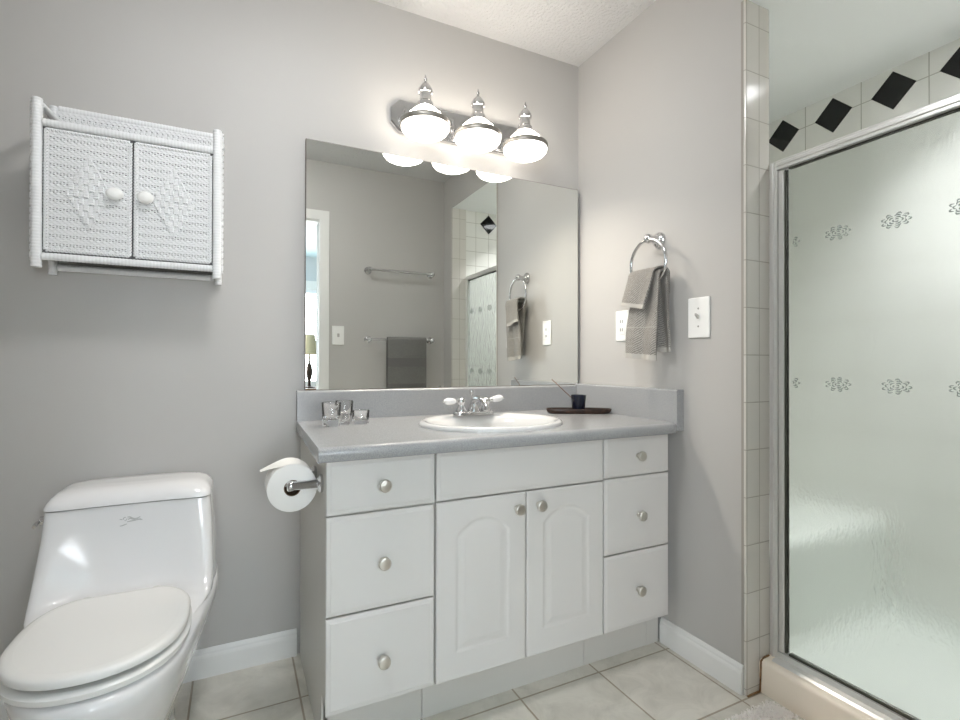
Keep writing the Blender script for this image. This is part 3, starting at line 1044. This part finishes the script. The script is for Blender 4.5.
for xx, sg in ((CX0, -1), (CX1, 1)):      # zig-zag braid down the outer sides
    br = MB()
    for ph in (0, pi, pi / 2):
        br.tube([(xx + sg * (0.0125 + 0.003 * cos(q * 0.9 + ph)), CY0 + 0.010 + 0.007 * sin(q * 0.9 + ph), 1.325 + 0.435 * q / 150) for q in range(151)], 0.0026, 5)
    br.build('side_braid', M_WICK, wc)


def weave(mb, x0, x1, z0, z1, y, pitch_z, pitch_x, diamond=True, rods=True):
    """solid rows of flat strands, parted by rows of small openings between upright stakes"""
    nz = int((z1 - z0) / pitch_z)
    nz -= nz % 4
    ph = (z1 - z0) / nz
    ns = int((x1 - x0) / pitch_x)
    xc, zc = (x0 + x1) / 2, (z0 + z1) / 2
    da, db = (x1 - x0) * 0.30, (z1 - z0) * 0.34
    for k in range(nz):
        z = z0 + (k + 0.5) * ph
        M = ns * 4
        hh0 = ph * (0.27 if k % 4 == 1 else 0.50)
        pts = []
        for i in range(M + 1):
            x = x0 + (x1 - x0) * i / M
            inside = diamond and abs(x - xc) / da + abs(z - zc) / db < 1.0
            if inside:
                pts.append((x, y - 0.0032 - 0.0018 * (1 if (int((x - xc) / (pitch_x * 1.6) + 100) + k // 3) % 2 else -1), z, ph * 0.5))
            else:
                off = (0.0008 if k % 4 > 1 else 0.0016) * sin(pi * i / 4 + (pi if k % 2 else 0))
                pts.append((x, y - off, z, hh0))
        vs, fs = [], []
        for x, yy, zz, hh in pts:
            vs += [(x, yy, zz - hh), (x, yy - 0.0014, zz - hh * 0.5), (x, yy - 0.0014, zz + hh * 0.5), (x, yy, zz + hh)]
        for i in range(len(pts) - 1):
            for q in range(3):
                fs.append((i * 4 + q, (i + 1) * 4 + q, (i + 1) * 4 + q + 1, i * 4 + q + 1))
        mb.add(vs, fs, 0, True)
    if rods:
        for i in range(ns + 1):
            x = x0 + (x1 - x0) * i / ns
            mb.box(x - 0.0014, x + 0.0014, y - 0.001, y + 0.001, z0, z1)


def braid(mb, p0, p1, amp, r, ax):
    p0, p1 = Vector(p0), Vector(p1)
    L = (p1 - p0).length
    n = int(L / 0.0018)
    for ph in (0, 2 * pi / 3, 4 * pi / 3):
        pts = []
        for k in range(n + 1):
            f = k / n
            a = 2 * pi * L * f / 0.026 + ph
            q = p0 + (p1 - p0) * f
            q = q + Vector(ax) * (amp * sin(a)) + Vector((0, -0.0022 * cos(2 * a), 0))
            pts.append(q)
        mb.tube(pts, r, 5)


DY = CY0 - 0.001
xm = (CX0 + CX1) / 2
for x0, x1, kx in ((CX0 + 0.0135, xm - 0.0012, xm - 0.040), (xm + 0.0012, CX1 - 0.0135, xm + 0.033)):
    z0, z1 = 1.3475, 1.6895
    dm = MB()
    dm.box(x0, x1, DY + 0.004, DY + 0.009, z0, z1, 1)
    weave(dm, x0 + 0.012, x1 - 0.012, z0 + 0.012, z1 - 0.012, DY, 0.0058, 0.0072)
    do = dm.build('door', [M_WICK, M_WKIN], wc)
    bm_ = MB()
    e = 0.0065
    for a, b, ax in (((x0 + e, DY - 0.001, z0 + e), (x1 - e, DY - 0.001, z0 + e), (0, 0, 1)), ((x0 + e, DY - 0.001, z1 - e), (x1 - e, DY - 0.001, z1 - e), (0, 0, 1)),
                     ((x0 + e, DY - 0.001, z0 + e), (x0 + e, DY - 0.001, z1 - e), (1, 0, 0)), ((x1 - e, DY - 0.001, z0 + e), (x1 - e, DY - 0.001, z1 - e), (1, 0, 0))):
        braid(bm_, a, b, 0.0040, 0.0024, ax)
    bm_.build('door_border', M_WICK, do)
    kn = MB().lathe([(0.0, 0.0), (0.008, 0.0), (0.008, 0.010), (0.0160, 0.013), (0.0185, 0.017), (0.0165, 0.0225), (0.010, 0.0262), (0.0, 0.0272)], (kx, DY - 0.002, 1.524), 'y', 24, flip=-1, sx=1.15, sy=0.98)
    kn.build('knob', mat('knob_paint', srgb(242, 242, 240), 0.25), do)
gp = MB()
weave(gp, CX0 + 0.012, CX1 - 0.012, 1.704, CZ1 + 0.026, CY1 - 0.008, 0.0056, 0.0072, diamond=False)
for k in range(28):      # uprights of the open gallery weave
    x = CX0 + 0.02 + k * (CX1 - CX0 - 0.04) / 27
    gp.box(x - 0.0026, x + 0.0026, CY1 - 0.0135, CY1 - 0.0105, 1.715, CZ1 + 0.010)
gp.build('back_panel', M_WICK, wc)

# ------------------------------------------------------------------ towel ring + towels
TY = -0.501
rg_ = thing('towel_ring', 'chrome towel ring on the wall right of the mirror', 'towel ring', (0, TY, 1.51))
q = MB()
q.lathe([(0.0, 0.0005), (0.030, 0.0005), (0.031, 0.004), (0.028, 0.010), (0.019, 0.015), (0.0120, 0.020), (0.0105, 0.038), (0.0140, 0.045), (0.0175, 0.054), (0.0165, 0.065), (0.0100, 0.071), (0.0, 0.073)], (0, TY, 1.512), 'x', 26, flip=-1)
q.build('mount', M_CHROME, rg_)
RC = (-0.060, TY, 1.420)
MB().tube([(RC[0], RC[1] + 0.0875 * cos(2 * pi * i / 64), RC[2] + 0.0875 * sin(2 * pi * i / 64)) for i in range(64)], 0.0060, 12, closed=True).build('ring', M_CHROME, rg_)


def hand(u, v):
    """rear hem -> fold over the ring -> front hem"""
    fold = 0.47
    if v < fold:
        f = v / fold
        y0, y1 = -0.500 + 0.035 * f, -0.592 + 0.012 * f
        z = 1.087 + (1.375 - 1.087) * min(1, f / 0.95)
        x = -0.036 - 0.004 * f
    else:
        f = (v - fold) / (1 - fold)
        y0, y1 = -0.465 + 0.047 * smooth01(f * 1.3), -0.582 + 0.014 * smooth01(f)
        z = 1.375 - (1.375 - 1.066) * max(0, (f - 0.04) / 0.96)
        x = -0.082 - 0.004 * f
    d = abs(v - fold)
    if d < 0.05:
        a = (v - (fold - 0.05)) / 0.10 * pi
        x = -0.060 + 0.021 * cos(a)
        z = 1.370 + 0.012 * sin(a)
    y = y0 + (y1 - y0) * u
    am = 0.0030 + 0.006 * min(1, d * 2)
    x += am * sin(u * 2 * pi * 1.6 + v * 2.0 + 0.6) - (0.010 * exp(-((u - 0.05) / 0.1) ** 2) if v > fold else 0)
    z += -0.012 * u * (1 if v > 0.6 else 0.0) * (v - 0.6) * 2.5
    return (min(x, -0.012), y, z)


mt2 = lambda t_: 1 if (t_ < 0.025 or t_ > 0.965 or 0.80 < t_ < 0.812) else 0
ht = MB().sheet(hand, 40, 160, 0.007, mif=mt2).build('hand_towel', [M_TOWEL, M_TOWELH])
tag(ht, 'long grey hand towel hanging through the towel ring, under a washcloth', 'towel')


def wash(u, v):
    fold = 0.42
    if v < fold:
        f = v / fold
        y0, y1 = -0.485 + 0.035 * f, -0.575 + 0.0 * f
        z = 1.300 + 0.09 * f
        x = -0.0275
    else:
        f = (v - fold) / (1 - fold)
        y0, y1 = -0.450 + 0.036 * f, -0.575 + 0.048 * f
        z = 1.390 - 0.125 * f
        x = -0.098 - 0.012 * f
    d = abs(v - fold)
    if d < 0.13:
        a = (v - (fold - 0.13)) / 0.26 * pi
        x = -0.063 + 0.036 * cos(a)
        z = 1.374 + 0.022 * sin(a)
    y = y0 + (y1 - y0) * u
    if v > fold:
        x -= 0.006 * sin(u * pi * 2.0) * min(1, d * 3)
        z -= 0.022 * u * f
    return (x, y, z)


wt = MB().sheet(wash, 30, 80, 0.006, mif=lambda t_: 1 if t_ > 0.93 else 0).build('washcloth', [M_TOWEL, M_TOWELH])
tag(wt, 'small folded grey washcloth draped over the hand towel on the ring', 'washcloth')

# ------------------------------------------------------------------ outlet and switches


def plate_box(name, label, cat, loc, face):
    """empty at the plate centre on the wall; face: 'x-' or 'y+'"""
    return thing(name, label, cat, loc)


ol = thing('wall_outlet', 'white wall outlet partly behind the hanging grey towel', 'outlet', (0, -0.300, 1.200))
MB().box(-0.006, 0, -0.339, -0.263, 1.137, 1.263).build('plate', M_PLATE, ol, bevel=0.003)
rc = MB().box(-0.0085, -0.005, -0.318, -0.284, 1.166, 1.234)
rco = rc.build('receptacle', M_PLATE, ol, bevel=0.001)
for z in (1.183, 1.217):
    for y in (-0.3085, -0.2970):
        MB().box(-0.0092, -0.008, y, y + 0.003, z - 0.006, z + 0.007).build('slot', M_SLOT, rco)
sw = thing('light_switch', 'white toggle switch plate between towel ring and shower', 'light switch', (0, -0.683, 1.204))
MB().box(-0.007, 0, -0.7275, -0.6385, 1.1335, 1.274).build('plate', M_PLATE, sw, bevel=0.004, seg=3)
tg = MB().box(-0.0085, -0.006, -0.689, -0.677, 1.190, 1.217)
tg.loft([[(-0.008, -0.6875, 1.199), (-0.008, -0.6785, 1.199), (-0.008, -0.6785, 1.211), (-0.008, -0.6875, 1.211)], [(-0.021, -0.6865, 1.211), (-0.021, -0.6795, 1.211), (-0.021, -0.6795, 1.218), (-0.021, -0.6865, 1.218)]], True, True, 1, False)
tg.build('toggle', [M_PLATE, mat('toggle_grey', srgb(186, 184, 180), 0.4)], sw)
for z in (1.173, 1.235):
    MB().lathe([(0.0, 0.0), (0.0034, 0.0), (0.0030, 0.0012), (0.0, 0.0014)], (-0.007, -0.683, z), 'x', 12, flip=-1).build('screw', mat('screw_head', srgb(170, 168, 164), 0.4, 0.6), sw)
s2 = thing('light_switch', 'white toggle switch plate beside the doorway, seen in the mirror', 'light switch', (-0.798, YO, 1.237))
MB().box(-0.840, -0.758, YO, YO + 0.007, 1.170, 1.302).build('plate', M_PLATE, s2, bevel=0.003)
MB().box(-0.805, -0.791, YO + 0.006, YO + 0.016, 1.224, 1.248).build('toggle', mat('toggle_grey', srgb(186, 184, 180), 0.4), s2)

# ------------------------------------------------------------------ glass tumblers


def tumbler(name, label, x, y, h, r0, r1, z=0.8375, tilt=None):
    th = 0.0036
    pr = [(0.0, 0.0), (r0 * 0.92, 0.0), (r0, 0.003), (r0 * 0.97 + r1 * 0.03, h * 0.25), (r1, h - 0.002), (r1 - 0.001, h), (r1 - th, h - 0.001), (r0 - th, h * 0.36), (r0 - th - 0.004, h * 0.29), (0.0, h * 0.27)]
    th = 0.002
    mb = MB().lathe(pr, (x, y, z), 'z', 32)
    o = mb.build(name, M_GLASS)
    return tag(o, label, 'glass', 'clear glasses on the worktop')


tumbler('glass_tumbler', 'tall clear glass tumbler at the left end of the worktop', -1.162, -0.215, 0.078, 0.028, 0.031)
tumbler('glass_tumbler', 'clear glass tumbler standing behind the other glasses by the backsplash', -1.100, -0.110, 0.074, 0.028, 0.031)
tumbler('glass_jar', 'short clear glass jar nearest the sink', -1.060, -0.190, 0.046, 0.027, 0.029)
tumbler('glass_votive', 'small clear glass votive between tall tumbler and short jar', -1.112, -0.185, 0.034, 0.018, 0.020)

# ------------------------------------------------------------------ incense tray
ax_, ay_ = Vector((-0.286, -0.160)), Vector((-0.0475, -0.284))
dv = (ay_ - ax_)
LT = dv.length
ex = Vector((dv.x / LT, dv.y / LT))
ey = Vector((-ex.y, ex.x))


def tw(u, v, z):
    q = ax_ + ex * (u * LT) + ey * v
    return (q.x, q.y, z)


tr = MB()
prof_ = [(0.025, 0.0), (0.033, 0.004), (0.036, 0.012), (0.036, 0.019), (0.033, 0.020), (0.030, 0.012), (0.0, 0.010)]
ringsT = []
for s, z in ((0.86, 0.8375), (0.95, 0.841), (0.985, 0.848), (1.0, 0.8565), (0.985, 0.8575), (0.95, 0.851), (0.8, 0.849)):
    rr_ = []
    for i in range(72):
        t_ = 2 * pi * i / 72
        c, s_ = cos(t_), sin(t_)
        n = 3.4
        r = 1.0 / (abs(c) ** n + abs(s_) ** n) ** (1.0 / n)
        rr_.append(tw(0.5 + 0.5 * s * r * c, 0.040 * (s - 0.02) * r * s_, z))
    ringsT.append(rr_)
tr.loft(ringsT)
tag(tr.build('wooden_tray', M_WOOD), 'dark brown long wooden tray in the corner of the worktop', 'tray')
px_, py_, _ = tw(0.50, 0.0, 0)
pot = thing('incense_pot', 'small navy blue pot standing on the dark wooden tray', 'pot', (px_, py_, 0.849))
MB().lathe([(0.0, 0.8497), (0.024, 0.8497), (0.0255, 0.852), (0.0310, 0.908), (0.0315, 0.913), (0.029, 0.913), (0.0275, 0.906), (0.022, 0.86), (0.0, 0.856)], (px_, py_, 0), 'z', 28).build('bowl', M_NAVY, pot)
i0 = Vector(tw(0.55, 0.004, 0.862))
i1 = Vector((-0.268, -0.175, 0.978))
tag(MB().tube([i0, i0.lerp(i1, 0.5), i1], 0.0016, 6).build('incense_stick', M_STICK), 'thin brown incense stick leaning out of the navy pot', 'incense')

# ------------------------------------------------------------------ shower door
sd = thing('shower_door', 'silver framed patterned glass shower door on the almond curb', 'shower door', (0.125, -1.19, 0.104))
X0, X1 = 0.110, 0.146
jb = MB().box(X0, X1, -0.886, YE - 0.0102, 0.1045, 1.694).box(X0 - 0.004, X0 + 0.004, -0.876, -0.868, 0.1045, 1.690)
jb.build('jamb', M_STEEL, sd, bevel=0.002)
jb = MB().box(X0, X1, YS + 0.0002, YS + 0.026, 0.1045, 1.694)
jb.build('jamb', M_STEEL, sd, bevel=0.002)
hdr = MB().box(X0 - 0.002, X1 + 0.002, YS + 0.026, -0.886, 1.664, 1.694).box(X0 - 0.005, X0, YS + 0.026, -0.886, 1.674, 1.686)
hdr.build('header', M_STEEL, sd, bevel=0.002)
tk = MB().extrude_y([(0.082, 0.1042), (0.160, 0.1042), (0.160, 0.118), (0.148, 0.126), (0.112, 0.126), (0.108, 0.112), (0.090, 0.110)], YS + 0.026, -0.886)
tk.build('sill_track', M_STEEL, sd)
st = MB().box(0.115, 0.141, -0.9045, -0.887, 0.128, 1.662)
st.build('stile', M_STEEL, sd, bevel=0.003)
rub = MB().box(0.120, 0.136, -0.9100, -0.9045, 0.130, 1.660).box(0.120, 0.136, YS + 0.027, -0.917, 0.1262, 0.1335).box(0.121, 0.135, YS + 0.027, -0.917, 1.660, 1.6638)
rub.build('seal', M_RUBBER, sd)
GX0, GX1 = 0.1255, 0.1305
gl = MB()
gl.box(GX0, GX1, YS + 0.028, -0.910, 0.134, 1.660)
rnd = random.Random(3)
ys_ = [-0.915 + 0.0 - 0.1425 * k for k in range(0, 5)]
for zc in (0.985, 1.426):
    for yc in ys_:
        for ringi in range(4):
            rr0 = 0.0052 + ringi * 0.0070
            npet = 3 + ringi * 2
            for k in range(npet):
                a0 = 2 * pi * (k + 0.5 * (ringi % 2) + rnd.uniform(-0.12, 0.12)) / npet
                span = 2 * pi / npet * (0.40 if ringi < 3 else 0.30)
                pts = []
                for j in range(7):
                    a = a0 + span * (j / 6 - 0.5) * 2
                    rad_ = rr0 * (1 + 0.22 * sin(pi * j / 6))
                    yy = yc + rad_ * cos(a) * 1.05
                    if yy > -0.919 or yy < YS + 0.03:
                        break
                    pts.append((GX0 - 0.0002, yy, zc + rad_ * sin(a) * 0.62))
                if len(pts) == 7:
                    gl.tube(pts, 0.0016, 5, mi=1, rfun=lambda f: 0.0006 + 0.0014 * sin(pi * min(1, max(0, f))))
glo = gl.build('glass_panel', [M_RAIN, M_ROSE], sd)
glo['label'] = 'pale green rain glass with two rows of rose motifs'

# ------------------------------------------------------------------ bath mat
bmx = thing('bath_mat', 'white shaggy bath mat on the tiles in front of the shower', 'bath mat', (-0.23, -1.25, 0))
MX0, MX1, MY0, MY1 = -0.52, 0.036, -1.62, -0.915
MB().loft([[(x, y, z) for x, y in rrect(MX0 + i, MX1 - i, MY0 + i, MY1 - i, (0.03, 0.03, 0.03, 0.03), 5)] for z, i in ((0.0005, 0.004), (0.006, 0.0), (0.010, 0.004))]).build('backing', M_MAT, bmx)
pl = MB()
rnd = random.Random(11)
for k in range(15000):
    x, y = rnd.uniform(MX0 + 0.002, MX1 - 0.004), rnd.uniform(-1.30, MY1 - 0.002)
    if x > MX1 - 0.03 and y > MY1 - 0.03 and (x - MX1 + 0.03) ** 2 + (y - MY1 + 0.03) ** 2 > 0.029 ** 2:
        continue
    a = rnd.uniform(0, 2 * pi)
    le = rnd.uniform(0.004, 0.011)
    hh = rnd.uniform(0.006, 0.012)
    w_ = 0.0016
    cx_, sy_ = cos(a), sin(a)
    ex1, ey1 = min(x + cx_ * le, 0.050), min(y + sy_ * le, -0.885)
    pl.add([(x - sy_ * w_, y + cx_ * w_, 0.009), (x + sy_ * w_, y - cx_ * w_, 0.009), (x + cx_ * le * .5 + sy_ * w_, y + sy_ * le * .5 - cx_ * w_, 0.009 + hh), (x + cx_ * le * .5 - sy_ * w_, y + sy_ * le * .5 + cx_ * w_, 0.009 + hh),
            (ex1 + sy_ * w_ * .5, ey1 - cx_ * w_ * .5, 0.009 + hh * .8), (ex1 - sy_ * w_ * .5, ey1 + cx_ * w_ * .5, 0.009 + hh * .8)], [(0, 1, 2, 3), (3, 2, 4, 5)], 0, True)
po = pl.build('pile', M_MAT, bmx)
po['kind'] = 'stuff'

# ------------------------------------------------------------------ things seen only in the mirror


def bar(z, label):
    t_ = thing('towel_bar', label, 'towel bar', (-0.352, YO, z), 'towel bars on the doorway wall')
    y = YO + 0.060
    for x in (-0.590, -0.117):
        MB().lathe([(0.0, 0.0005), (0.025, 0.0005), (0.026, 0.004), (0.020, 0.010), (0.011, 0.016), (0.010, 0.044), (0.0155, 0.050), (0.0185, 0.060), (0.0155, 0.070), (0.0, 0.076)], (x, YO, z), 'y', 22).build('mount', M_CHROME, t_)
    MB().lathe([(0.0085, 0.0), (0.0085, 0.453)], (-0.580, y, z), 'x', 16).build('bar', M_CHROME, t_)


bar(1.708, 'empty chrome towel bar, upper of two seen in the mirror')
bar(1.212, 'chrome towel bar carrying the dark grey bath towel, seen in mirror')


def bath(u, v):
    x = -0.462 + 0.292 * u
    y = YO + 0.060
    r = 0.0165
    if v < 0.42:
        f = v / 0.42
        return (x, y - r + 0.001 * sin(9 * u), 0.72 + (1.212 - 0.72) * f)
    if v < 0.50:
        a = pi * (v - 0.42) / 0.08
        return (x, y - r * cos(a), 1.212 + r * sin(a))
    f = (v - 0.50) / 0.50
    return (x, y + r + 0.002 * sin(7 * u + 1) * f, 1.212 - 0.62 * f)


bt = MB().sheet(bath, 24, 120, 0.008, mif=lambda t_: 1 if (0.60 < t_ < 0.655 or 0.755 < t_ < 0.80) else 0).build('bath_towel', [M_TOWELD, M_TOWELB])
tag(bt, 'dark grey bath towel folded over the lower towel bar, seen in mirror', 'towel')

bl = thing('window_blind', 'white slatted blind in the bedroom window, seen in the mirror', 'blind', (-1.0, BY + 0.02, 1.98))
MB().box(WX0 + 0.005, WX1 - 0.005, BY - 0.03, BY + 0.01, 1.955, 1.998).build('headrail', M_BLIND, bl)
sb = MB()
nsl = 46
for k in range(nsl):
    z = 0.83 + k * (1.945 - 0.83) / (nsl - 1)
    a = radians(28)
    cy, cz = 0.0125 * cos(a), 0.0125 * sin(a)
    sb.add([(WX0 + 0.008, BY - 0.01 - cy, z - cz), (WX1 - 0.008, BY - 0.01 - cy, z - cz), (WX1 - 0.008, BY - 0.01 + cy, z + cz), (WX0 + 0.008, BY - 0.01 + cy, z + cz),
            (WX0 + 0.008, BY - 0.01 - cy, z - cz + 0.001), (WX1 - 0.008, BY - 0.01 - cy, z - cz + 0.001), (WX1 - 0.008, BY - 0.01 + cy, z + cz + 0.001), (WX0 + 0.008, BY - 0.01 + cy, z + cz + 0.001)],
           [(0, 3, 2, 1), (4, 5, 6, 7), (0, 1, 5, 4), (2, 3, 7, 6), (0, 4, 7, 3), (1, 2, 6, 5)], 0)
sb.build('slats', M_BLIND, bl)

nt_ = thing('nightstand', 'brown wooden nightstand under the bedroom window, seen in the mirror', 'nightstand', (-0.62, -4.62, 0))
MB().box(-0.90, -0.34, -4.88, -4.40, 0.70, 0.73).build('top', M_BED, nt_, bevel=0.003)
MB().box(-0.87, -0.37, -4.86, -4.42, 0.10, 0.70).build('body', M_BED, nt_)
for sx, sy in ((-0.86, -4.85), (-0.40, -4.85), (-0.86, -4.46), (-0.40, -4.46)):
    MB().box(sx, sx + 0.03, sy, sy + 0.03, -0.004, 0.10).build('leg', M_BED, nt_)
dn = MB().box(-0.85, -0.39, -4.42, -4.402, 0.45, 0.68).build('drawer', M_BED, nt_)
MB().lathe([(0.0, 0.0), (0.006, 0.0), (0.006, 0.01), (0.014, 0.014), (0.012, 0.024), (0.0, 0.026)], (-0.62, -4.402, 0.565), 'y', 14).build('knob', M_BRONZE, dn)
tl = thing('table_lamp', 'table lamp with beige shade on the nightstand, seen in the mirror', 'lamp', (-0.62, -4.64, 0.73))
MB().lathe([(0.0, 0.7305), (0.07, 0.7305), (0.07, 0.742), (0.02, 0.755), (0.015, 0.80), (0.03, 0.86), (0.042, 0.93), (0.03, 1.00), (0.012, 1.05), (0.010, 1.16), (0.0, 1.17)], (-0.62, -4.64, 0), 'z', 24).build('base', M_BRONZE, tl)
ls = []
for r, z in ((0.135, 1.14), (0.060, 1.385), (0.057, 1.385), (0.132, 1.14)):
    ls.append([(-0.62 + r * cos(2 * pi * i / 36), -4.64 + r * sin(2 * pi * i / 36), z) for i in range(36)])
MB().loft(ls + [ls[0]], False, False).build('lamp_shade', M_LSHADE, tl)
